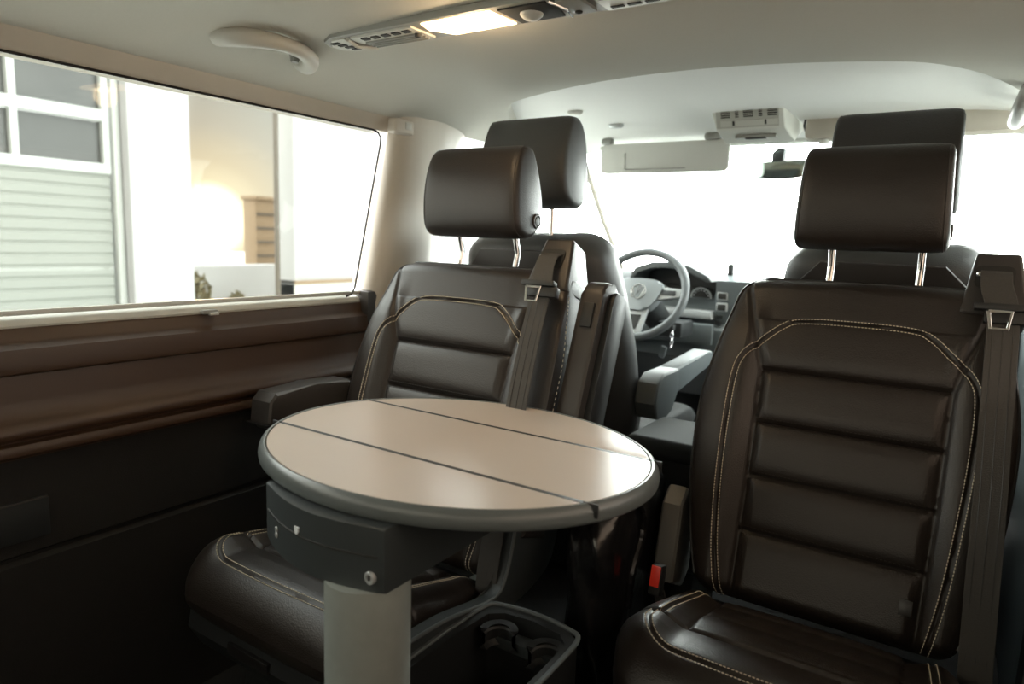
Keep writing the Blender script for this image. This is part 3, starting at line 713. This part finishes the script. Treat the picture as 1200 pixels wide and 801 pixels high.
cbx = thing('centre_box', 'dark grey padded box between the two front seats', 'storage box', (.045, 1.62, 0))
MB().add(*box((0, 0, .42), (.19, .22, .28), .02, 3)).build('box_body', PLAST, cbx)
MB().add(*box((0, -.003, .572), (.205, .235, .050), .018, 4)).build('padded_lid', mat('lid_cloth', (.022, .026, .026), .85), cbx)
MB().add(*box((0, 0, .15), (.16, .19, .28), .01)).build('box_foot', PLAST, cbx)

# ------------------------------------------------------------------ dashboard
db = thing('dashboard', 'grey dashboard with instrument binnacle beyond the driver seat', 'dashboard', (0, 2.95, 0))
D = Matrix.Translation((0, -2.95, 0))
MB().add(*xf(prism([(2.80, .55), (2.72, .60), (2.72, .72), (2.78, .80), (2.86, .86), (3.0, .895), (3.22, .90), (3.22, .45), (2.95, .40)], -.76, .76, 'x', .02, 3), D)).build('dash_body', DASHG, db)
# binnacle: hood shell, recess, cluster
hood = [(-.60, .895), (-.575, .955), (-.50, .982), (-.42, .985), (-.34, .972), (-.262, .935), (-.245, .915), (-.265, .912), (-.345, .952), (-.42, .965), (-.50, .962), (-.565, .938), (-.585, .895)]
MB().add(*xf(prism(hood, 2.70, 3.02, 'y', .004), D)).build('binnacle_hood', GPLAST, db)
MB().add(*xf(prism([(-.59, .80), (-.59, .93), (-.50, .965), (-.42, .968), (-.34, .955), (-.262, .918), (-.262, .78)], 2.86, 2.98, 'y', .004), D)).build('cluster_recess', PLAST, db)
cl = MB().add(*xf(prism([(-.58, .805), (-.57, .875), (-.53, .89), (-.31, .885), (-.275, .865), (-.27, .80)], 2.835, 2.865, 'y', .006), D)).build('instrument_cluster', DSLOT, db)
for gx in (-.50, -.325):
    MB().add(*xf(tube([(gx+.042*math.cos(a), 2.833, .842+.038*math.sin(a)) for a in np.linspace(0, 2*math.pi, 32, endpoint=False)], .0035, 6, True), D)).build('gauge_ring', SILV, cl)
    tk = MB()
    for a in np.linspace(-.6, math.pi+.6, 11): tk.add(*box((gx+.032*math.cos(a), 2.832, .842+.029*math.sin(a)), (.006, .002, .003)))
    MB().add(*xf((tk.V, tk.F), D)).build('gauge_ticks', WHITE, cl, smooth=False)
    MB().add(*xf(box((gx+.008, 2.832, .820), (.030, .002, .008)), D)).build('warning_light', mat('red_light', (.8, .03, .02), .4, emit=(1, .05, .03), es=.8), cl)
MB().add(*xf(prism([(-.60, .765), (-.60, .800), (-.24, .795), (-.235, .765)], 2.70, 2.86, 'y', .008), D)).build('lower_trim', SILV, db)
MB().add(*xf(box((-.40, 2.69, .705), (.36, .03, .085), .012), D)).build('knee_panel', DASHG, db)
ct = MB().add(*xf(prism([(2.76, .60), (2.72, .92), (2.78, .94), (2.95, .94), (2.95, .55)], -.235, -.04, 'x', .012), D)).build('centre_stack', DASHG, db)
for i, z in enumerate((.86, .815)):
    v = MB().add(*xf(box((-.205, 2.735, z), (.045, .02, .036), .006), D)).build('air_vent', SILV, db)
    MB().add(*xf(box((-.205, 2.724, z), (.034, .006, .024), .002), D)).build('vent_slot', DSLOT, v)
for i in range(4): MB().add(*xf(box((-.215, 2.735, .775-i*.022), (.026, .012, .014), .003), D)).build('switch', PLAST, db)
# column and wheel
swc = Vector((-.438, 2.44, .866)); WT = math.radians(-28)
sw = thing('steering_wheel', 'grey leather steering wheel with round emblem in front of the windscreen', 'steering wheel', tuple(swc))
MW = Matrix.Rotation(math.radians(90)+WT, 4, 'X')   # wheel axis = local z -> towards the driver
circ3 = [Vector((.178*math.cos(2*math.pi*k/72), .178*math.sin(2*math.pi*k/72), 0)) for k in range(72)]
MB().add(*xf(tube(circ3, .0155, 12, True), MW)).build('rim', mat('wheel_leather', (.10, .11, .115), .42, bump=.3, bscale=500), sw)
hb = smoothpts([(-.085, .045, 0), (0, .060, 0), (.085, .045, 0), (.078, -.015, 0), (.045, -.062, 0), (0, -.070, 0), (-.045, -.062, 0), (-.078, -.015, 0)], 6, True)
MB().add(*xf(prism([(p.x, p.y) for p in hb], -.03, .012, 'z', .010, 3), MW)).build('airbag_cover', mat('airbag_plastic', (.22, .24, .25), .45), sw)
for s in (-1, 1):
    sp_ = MB().add(*xf(prism([(s*.070, .035), (s*.170, .030), (s*.172, .000), (s*.070, -.020)], -.016, .002, 'z', .004), MW)).build('spoke', SILV, sw)
    MB().add(*xf(box((s*.115, .010, .004), (.055, .020, .006), .002), MW)).build('switch_pad', PLAST, sp_)
sp_ = MB().add(*xf(prism([(-.05, -.055), (.05, -.055), (.040, -.165), (-.040, -.165)], -.016, .000, 'z', .004), MW)).build('spoke', SILV, sw)
MB().add(*xf(prism([(-.030, -.085), (.030, -.085), (.022, -.145), (-.022, -.145)], .0, .002, 'z', .0005), MW)).build('spoke_cutout', DSLOT, sp_)
em = MB().add(*xf(tube([(.029*math.cos(a), .005+.029*math.sin(a), .013) for a in np.linspace(0, 2*math.pi, 40, endpoint=False)], .0028, 6, True), MW))
for P in ([(-.013, .028), (0, .006), (.013, .028)], [(-.025, .018), (-.011, -.018), (0, .006), (.011, -.018), (.025, .018)]):
    em.add(*xf(tube([(a, b+.002, .013) for a, b in P], .0024, 6), MW))
em.build('emblem', CHROME, sw, label='round chrome emblem of V over W')
MB().add(*xf(lathe([(0, -.26), (.05, -.26), (.055, -.10), (.045, -.02), (0, -.02)], 24), MW)).build('column_shroud', PLAST, sw)
ig = MB().add(*box((-.33-swc.x, 2.56-swc.y, .735-swc.z), (.10, .14, .06), .012)).build('ignition_housing', PLAST, sw)
ky = thing('ignition_key', 'car key with silver ring hanging below the steering wheel', 'key', (-.305, 2.47, .745))
MB().add(*box((0, 0, 0), (.008, .030, .020), .003)).build('key_head', PLAST, ky)
for k in range(5): MB().add(*tube([(.006*math.cos(a)*(1 if k % 2 else .3), .006*math.sin(a)*(1 if not k % 2 else .3)-.012, -.014-.013*k+.009*math.sin(a)) for a in np.linspace(0, 2*math.pi, 12, endpoint=False)], .0016, 5, True)).build('chain_link', CHROME, ky)
MB().add(*xf(box((-.006, -.012, -.098), (.024, .012, .048), .006), Matrix.Rotation(.25, 4, 'Y'))).build('key_fob', DASHG, ky)
# small dark phone/cradle shape on dash top right of binnacle
tag(MB().add(*box((-.20, 2.80, .962), (.022, .03, .05), .006)).build('phone_holder', PLAST), 'small dark holder on top of the dashboard beside the binnacle', 'holder')

# ------------------------------------------------------------------ roof fittings
def hz(x): return headz(x)
# grab handle on the left
gh = thing('grab_handle', 'greige grab handle on the ceiling above the left window', 'handle', (-.652, .940, 1.418))
P = smoothpts([(0, -.120, .005), (0.0, -.112, -.014), (.002, -.085, -.026), (.002, -.04, -.032), (.002, .03, -.032), (.002, .075, -.028), (.002, .105, -.018), (0, .118, .004)], 6)
P = smoothpts([(-.012, -.100, .002), (.020, -.100, -.003), (.055, -.082, -.006), (.078, -.045, -.006), (.078, .0, -.006), (.062, .045, -.006), (.036, .082, -.008), (.004, .100, -.010), (-.018, .100, .002)], 6)
rr = [.0175+.003*math.cos(2*math.pi*i/(len(P)-1)) for i in range(len(P))]
MB().add(*tube(P, rr, 14)).build('grip', mat('handle_plastic', (.44, .43, .39), .45), gh)
MB().add(*lathe([(0, -.016), (.008, -.016), (.013, .004), (0, .004)], 16, Matrix.Translation((.010, .062, .002)))).build('coat_hook', MGREY, gh)
# matching handle at the front right
g2 = thing('grab_handle', 'pale grab handle at the right edge above the passenger window', 'handle', (.66, 2.0, 1.400))
P2 = smoothpts([(0, -.12, .015), (-.01, -.10, -.02), (-.014, 0, -.035), (-.01, .10, -.02), (0, .12, .015)], 8)
MB().add(*tube(P2, .017, 14)).build('grip', mat('silver_grey_plastic', (.38, .38, .37), .35), g2)
# transverse lamp and vent console on the headliner
cz_ = 1.437
cc = thing('ceiling_console', 'long ceiling strip with air vents and a glowing reading lamp', 'console', (0, 1.015, cz_))
pl = [(-.50, -.045), (-.535, -.028), (-.548, 0), (-.545, .03), (-.525, .047), (.525, .060), (.545, .03), (.535, -.028), (.50, -.045)]
MB().add(*prism(pl, -.010, .004, 'z', .003)).build('bezel', MGREY, cc)
# left vent: outer curved louvre with slots, inner louvre with ribs
for sgn, side in ((1, 'left'), (-1, 'right')):
    vt = MB().add(*prism([(sgn*a, b) for a, b in [(-.455, -.034), (-.300, -.034), (-.300, .036), (-.440, .038), (-.462, .0)]], -.014, -.009, 'z', .001)).build('air_vent', LGREY, cc)
    sl_ = MB()
    for k in range(5): sl_.add(*box((sgn*(-.425+.026*k), -.022, -.0145), (.016, .012, .003)))
    sl_.build('slot', DSLOT, vt, smooth=False)
    rb = MB()
    for k in range(4): rb.add(*box((sgn*-.375, -.003+.010*k, -.0155), (.135, .0035, .004), .001))
    rb.build('rib', MGREY, vt)
    MB().add(*lathe([(0, -.022), (.006, -.020), (.007, -.013), (0, -.013)], 14, Matrix.Translation((sgn*-.312, .0, 0)))).build('thumb_wheel', DSLOT, vt)
    v2 = MB().add(*prism([(sgn*a, b) for a, b in [(-.505, -.036), (-.470, -.036), (-.478, 0), (-.460, .040), (-.515, .040), (-.534, .02), (-.536, -.005)]], -.013, -.009, 'z', .001)).build('outer_vent', LGREY, cc)
    s2_ = MB()
    for k in range(4): s2_.add(*box((sgn*(-.508+.004*k), -.022+.015*k, -.0138), (.020, .009, .002)))
    s2_.build('slot', DSLOT, v2, smooth=False)
    MB().add(*tube([(sgn*-.462, -.034, -.014), (sgn*-.470, 0, -.018), (sgn*-.452, .040, -.014)], .004, 8)).build('louvre_edge', LGREY, cc)
ln = MB().add(*prism([(-.275, -.036), (-.125, -.036), (-.120, .040), (-.255, .042), (-.285, .0)], -.013, -.008, 'z', .002)).build('lamp_lens', LAMP, cc, label='lamp lens glowing warm white')
MB().add(*box((-.190, .003, -.0135), (.085, .034, .003), .001)).build('bulb', LAMPHOT, ln)
rd = MB().add(*prism([(-.110, -.034), (-.020, -.034), (-.012, 0), (-.022, .040), (-.108, .040)], -.013, -.009, 'z', .001)).build('switch_panel', DSLOT, cc)
MB().add(*lathe([(0, -.024), (.012, -.022), (.019, -.016), (.020, -.012), (0, -.012)], 24, Matrix.Translation((-.066, .003, 0)))).build('reading_light', LGREY, rd)
MB().add(*tube([(-.012, -.036, -.013), (.002, .0, -.016), (-.010, .042, -.013)], .003, 8)).build('chrome_divider', CHROME, cc)
MB().add(*box((.020, .0, -.013), (.040, .072, .006), .002)).build('centre_switch', MGREY, cc)
MB().add(*lathe([(0, -.020), (.006, -.018), (.007, -.013), (0, -.013)], 14, Matrix.Translation((.014, .02, 0)))).build('centre_knob', DSLOT, cc)
dv = MB().add(*box((.165, .005, -.011), (.22, .082, .006), .002)).build('roof_display_vent', LGREY, cc)
sl_ = MB().add(*box((.165, -.018, -.0145), (.20, .018, .002)))
for k in range(7): sl_.add(*box((.078+.029*k, .030, -.0145), (.022, .008, .002)))
sl_.build('slot', DSLOT, dv, smooth=False)
# the lamp's own light
pl_ = bpy.data.lights.new('ceiling_lamp_light', 'POINT'); pl_.energy = .35; pl_.color = (1, .72, .42); pl_.shadow_soft_size = .03
po = bpy.data.objects.new('ceiling_lamp_light', pl_); COL.objects.link(po); po.location = (-.19, 1.018, 1.405)
# front overhead control unit
oc = thing('overhead_light_unit', 'pale grey overhead control unit with grilles and buttons above the mirror', 'light unit', (-.005, 2.10, 1.432))
V = [(-.105, 0, .055), (.105, 0, .055), (.095, .04, -.030), (-.095, .04, -.030), (-.11, .30, .05), (.11, .30, .05), (.075, .20, -.052), (-.075, .20, -.052)]
V = [(-.105, -.01, .050), (.108, -.01, .050), (.112, .035, -.032), (-.088, .035, -.032), (-.12, .30, .03), (.14, .30, .03), (.130, .10, -.062), (-.075, .10, -.062)]
bm = bmesh.new(); vv = [bm.verts.new(v) for v in V]
for f in ((0, 1, 2, 3), (3, 2, 6, 7), (7, 6, 5, 4), (0, 3, 7, 4), (1, 5, 6, 2), (0, 4, 5, 1)): bm.faces.new([vv[i] for i in f])
bmesh.ops.bevel(bm, geom=bm.edges[:], offset=.006, segments=3, profile=.6, affect='EDGES'); bm.verts.index_update()
un = mk('unit_housing', [v.co.copy() for v in bm.verts], [[v.index for v in f.verts] for f in bm.faces], mat('front_unit_plastic', (.62, .62, .58), .5), oc); bm.free()
fa, fb = Vector((0, -.01, .050)), Vector((0, .035, -.032)); fd = (fb-fa); fn = Vector((0, fd.z, -fd.y)).normalized()
if fn.y > 0: fn = -fn
def onf(x, t, d=.0): p = fa+fd*t+fn*d; return Vector((x, p.y, p.z))
def fplate(x0, x1, t0, t1, d):
    a = [onf(x0, t0, d), onf(x1, t0, d), onf(x1, t1, d), onf(x0, t1, d), onf(x0, t0, -.002), onf(x1, t0, -.002), onf(x1, t1, -.002), onf(x0, t1, -.002)]
    return a, [(0, 1, 2, 3), (0, 4, 5, 1), (1, 5, 6, 2), (2, 6, 7, 3), (3, 7, 4, 0)]
fpan = MB().add(*fplate(-.085, .095, .10, .92, .0025)).build('face_plate', mat('face_plate_plastic', (.42, .42, .38), .5), oc, smooth=False)
for x0, x1 in ((-.070, -.043), (-.028, -.018), (-.004, .024), (.040, .050), (.065, .092)):
    g = MB()
    for k in range(6): g.add(*fplate(x0, x1, .22+k*.065, .255+k*.065, .0036))
    g.build('grille', DSLOT, fpan, smooth=False)
for x0, x1 in ((-.072, -.038), (-.028, .056), (.062, .094)):
    MB().add(*fplate(x0, x1, .68, .86, .0040)).build('button', LGREY, fpan, smooth=False)
for x in (-.034, .0585): MB().add(*fplate(x-.003, x+.003, .70, .84, .0038)).build('indicator', DSLOT, fpan, smooth=False)
MB().add(*box((.025, .062, -.049), (.12, .020, .010), .002)).build('card_slot', MGREY, oc)
MB().add(*box((.025, .058, -.054), (.060, .012, .006), .001)).build('sensor_window', DSLOT, oc)
# interior mirror
mi = thing('rear_view_mirror', 'wide interior mirror hanging in front of the windscreen', 'mirror', (.02, 2.50, 1.318))
bd = MB().add(*prism([(-.098, -.022), (-.088, .030), (.118, .032), (.112, -.014), (.06, -.026), (-.0, -.030)], -.012, .012, 'y', .004)).build('mirror_housing', PLAST, mi)
MB().add(*prism([(-.094, -.020), (-.084, .027), (.114, .029), (.108, -.012), (.06, -.023), (0, -.027)], -.0150, -.0125, 'y')).build('mirror_glass', MIRROR, bd, smooth=False)
MB().add(*prism([(-.030, .030), (-.030, .060), (-.012, .075), (.012, .072), (.008, .030)], .0, .035, 'y', .004)).build('mirror_mount', PLAST, mi)
mi.rotation_euler = (0.03, 0, -.10)
# sun visors
vs_ = thing('sun_visor', 'pale sun visor folded up left of the overhead unit', 'sun visor', (-.34, 2.33, 1.36), group=None)
MB().add(*xf(prism(rounded_rect(-.23, .235, -.058, .045, .016), -.008, .008, 'z', .005), Matrix.Rotation(math.radians(90), 4, 'X'))).build('visor_board', mat('visor_cloth', (.52, .52, .49), .8), vs_)
MB().add(*tube([(-.235, 0, .035), (.245, 0, .035)], .006, 8)).build('visor_rod', LGREY, vs_)
MB().add(*tube([(-.135, -.010, .012), (-.132, -.010, -.045), (.09, -.010, -.045)], .0018, 6)).build('mirror_flap_edge', MGREY, vs_)
for x in (-.205, .18): MB().add(*box((x, -.010, .055), (.055 if x > 0 else .04, .03, .022), .008)).build('visor_bracket', MGREY, vs_)
vr = thing('sun_visor', 'greige sun visor lying flat right of the overhead unit behind the headrests', 'sun visor', (.40, 2.24, 1.418))
MB().add(*xf(prism(rounded_rect(-.255, .30, -.052, .052, .022), -.009, .009, 'z', .006), Matrix.Rotation(math.radians(62), 4, 'X'))).build('visor_board', CREAM, vr)
MB().add(*tube([(-.255, 0, .058), (-.262, .0, .0), (-.250, .02, -.04)], .0035, 8)).build('visor_edge', TAUPE, vr)
MB().add(*lathe([(0, -.012), (.014, -.01), (.018, 0), (0, 0)], 16, Matrix.Translation((-.20, -.012, -.045)))).build('visor_clip', LGREY, vr)
for (x, y), lb in (((-.50, 1.98), 'small oval ceiling button above the driver headrest, upper of the two'), ((-.44, 2.16), 'small clear oval ceiling lamp, lower of the two')):
    z = 1.487-.075*((y-1.5)/.94)**1.6-.006
    e = lathe([(0, -.006), (.020, -.005), (.026, 0), (.026, .006), (0, .006)], 24, Matrix.Translation((x, y, z)) @ Matrix.Scale(.6, 4, (0, 1, 0)))
    o = MB().add(*e).build('ceiling_button' if y < 2.1 else 'ceiling_lamp', LGREY if y < 2.1 else SILV); tag(o, lb, 'ceiling fitting')
# belt-anchor knob at pillar top
o = thing('belt_anchor', 'cream belt anchor cap at the top of the pillar', 'belt anchor', (-.775, 1.475, 1.352))
MB().add(*box((0, 0, 0), (.035, .080, .042), .012, 3)).build('anchor_cap', CREAM, o)
MB().add(*box((.017, .012, .003), (.006, .026, .020), .004)).build('anchor_recess', LGREY, o)
# window latch on the sill
lt = thing('window_latch', 'small pale latch on the ledge under the left window', 'latch', (-.792, .885, .872))
MB().add(*box((0, 0, 0), (.016, .036, .010), .004)).build('latch_body', MGREY, lt); MB().add(*box((.008, .006, -.004), (.010, .022, .006), .002)).build('latch_tab', LGREY, lt)
# door pocket pull in lower left panel
dp = thing('panel_flap', 'black storage flap with thin bright edge low on the left side panel', 'flap', (-.772, .42, .525))
MB().add(*box((0, 0, 0), (.012, .24, .075), .004)).build('flap_board', PLAST, dp)
MB().add(*box((.006, 0, .036), (.006, .235, .003), .001)).build('flap_edge', TAUPE, dp)

# ------------------------------------------------------------------ outside
struct(MB().add(*box((-14, 6, -.55), (60, 60, .1))).build('ground', CONC, smooth=False), 'pale paved yard outside', 'ground')
gd = thing('garage_door', 'pale green sectional garage door with a band of dark panes outside the window', 'garage door', (-6.1, 1.3, -.5))
G = Matrix.Translation((6.1, -1.3, .5))
V, F = [], []
pr = [(-6.14, -.5)]
z = -.5
while z < 1.50:
    pr += [(-6.00, z+.012), (-6.00, z+.075), (-6.012, z+.085), (-6.012, z+.097)]; z += .1
pr += [(-6.0, 1.52), (-6.14, 1.52)]
MB().add(*xf(prism(pr, -1.6, 3.30, 'y'), G)).build('ribbed_door_leaf', GDOOR, gd, smooth=False)
for k in range(6):
    for j, (z0, z1) in enumerate(((1.60, 1.97), (2.08, 2.42))):
        y1 = 3.25-k*.72; y0 = y1-.66
        MB().add(*xf(box((-6.05, (y0+y1)/2, (z0+z1)/2), (.02, y1-y0, z1-z0)), G)).build('pane', GPANE, gd, smooth=False)
fr = MB()
for z, h in ((1.56, .09), (2.025, .10), (2.45, .06)): fr.add(*box((-6.02, .85, z), (.08, 4.9, h), .008))
for k in range(7): fr.add(*box((-6.02, 3.28-k*.72, 2.0), (.075, .06, .96), .008))
MB().add(*xf((fr.V, fr.F), G)).build('pane_frame', GFRAME, gd)
st = MB().add(*box((-6.03, 3.36, 1.4), (.14, .06, 4.0), .01)).build('door_post', GFRAME); tag(st, 'slim pale jamb at the right of the garage door', 'post')
pi_ = MB().add(*box((-6.1, 3.70, 1.6), (.5, .60, 4.2), .01)).build('building_pillar', GWALL); tag(pi_, 'bright white wall pillar right of the garage door outside', 'pillar')
lw = MB().add(*box((-7.7, 5.70, .045), (.3, 1.5, 1.09), .01)).build('low_wall', GWALL); tag(lw, 'low white wall outside below the sun', 'wall')
hu = thing('brown_shed', 'small brown boarded shed outside just right of the sun', 'shed', (-8.2, 6.60, -.5))
sb = MB().add(*box((0, 0, 1.0), (.3, .50, 2.0), .02)); sb.build('shed_body', BROWN, hu)
rb = MB()
for k in range(9): rb.add(*box((.16, 0, .2+k*.2), (.02, .50, .03)))
rb.build('board', POSTM, hu, smooth=False)
MB().add(*box((0, 0, 2.03), (.36, .54, .06), .01)).build('shed_roof', BROWN, hu)
po_ = MB().add(*box((-6.0, 5.12, 1.2), (.05, .045, 3.4), .01)).build('metal_post', POSTM); tag(po_, 'thin dark post outside right of the sun', 'post')
wp = thing('wall_panel', 'large pale wall of the hall outside at the right end of the window', 'wall', (-6.35, 8.32, -.5))
MB().add(*box((0, 0, 2.6), (.3, 5.6, 4.2), .01)).build('wall_board', GWALL, wp); MB().add(*box((.02, 0, .95), (.32, 5.6, .045), .005)).build('wall_base', BROWN, wp)
MB().add(*box((.01, 0, .465), (.31, 5.6, .93), .005)).build('plinth', CONC, wp)
for i, (px_, py_, sz) in enumerate(((-7.2, 4.86, .20), (-7.2, 5.42, .15))):
    rs2 = random.Random(10+i); m = MB()
    for k in range(260):
        a = rs2.uniform(0, 6.28); b = rs2.uniform(-.4, 1.5); r = sz*rs2.uniform(.4, 1.0)
        c = Vector((r*math.cos(a)*math.cos(b), r*math.sin(a)*math.cos(b), .42+r*math.sin(b)*1.3))
        d1 = Vector((rs2.uniform(-1, 1), rs2.uniform(-1, 1), rs2.uniform(-1, 1))).normalized()*.045; d2 = d1.cross(Vector((rs2.uniform(-1, 1), 1, .3))).normalized()*.02
        m.add([c-d1, c+d2, c+d1, c-d2], [(0, 1, 2, 3)])
    sr = thing('shrub', ['larger dry shrub outside by the white pillar', 'smaller dry shrub outside in front of the low white wall'][i], 'shrub', (px_, py_, -.5)); sr.scale = (1, 1, 1.5 if i == 0 else 1.25)
    m.build('foliage', LEAF, sr, smooth=False)
    m = MB()
    for k in range(7): m.add(*tube([(0, 0, 0), (rs2.uniform(-.1, .1), rs2.uniform(-.1, .1), .3), (rs2.uniform(-.2, .2), rs2.uniform(-.2, .2), .55)], .008, 5))
    m.build('stem', BROWN, sr)
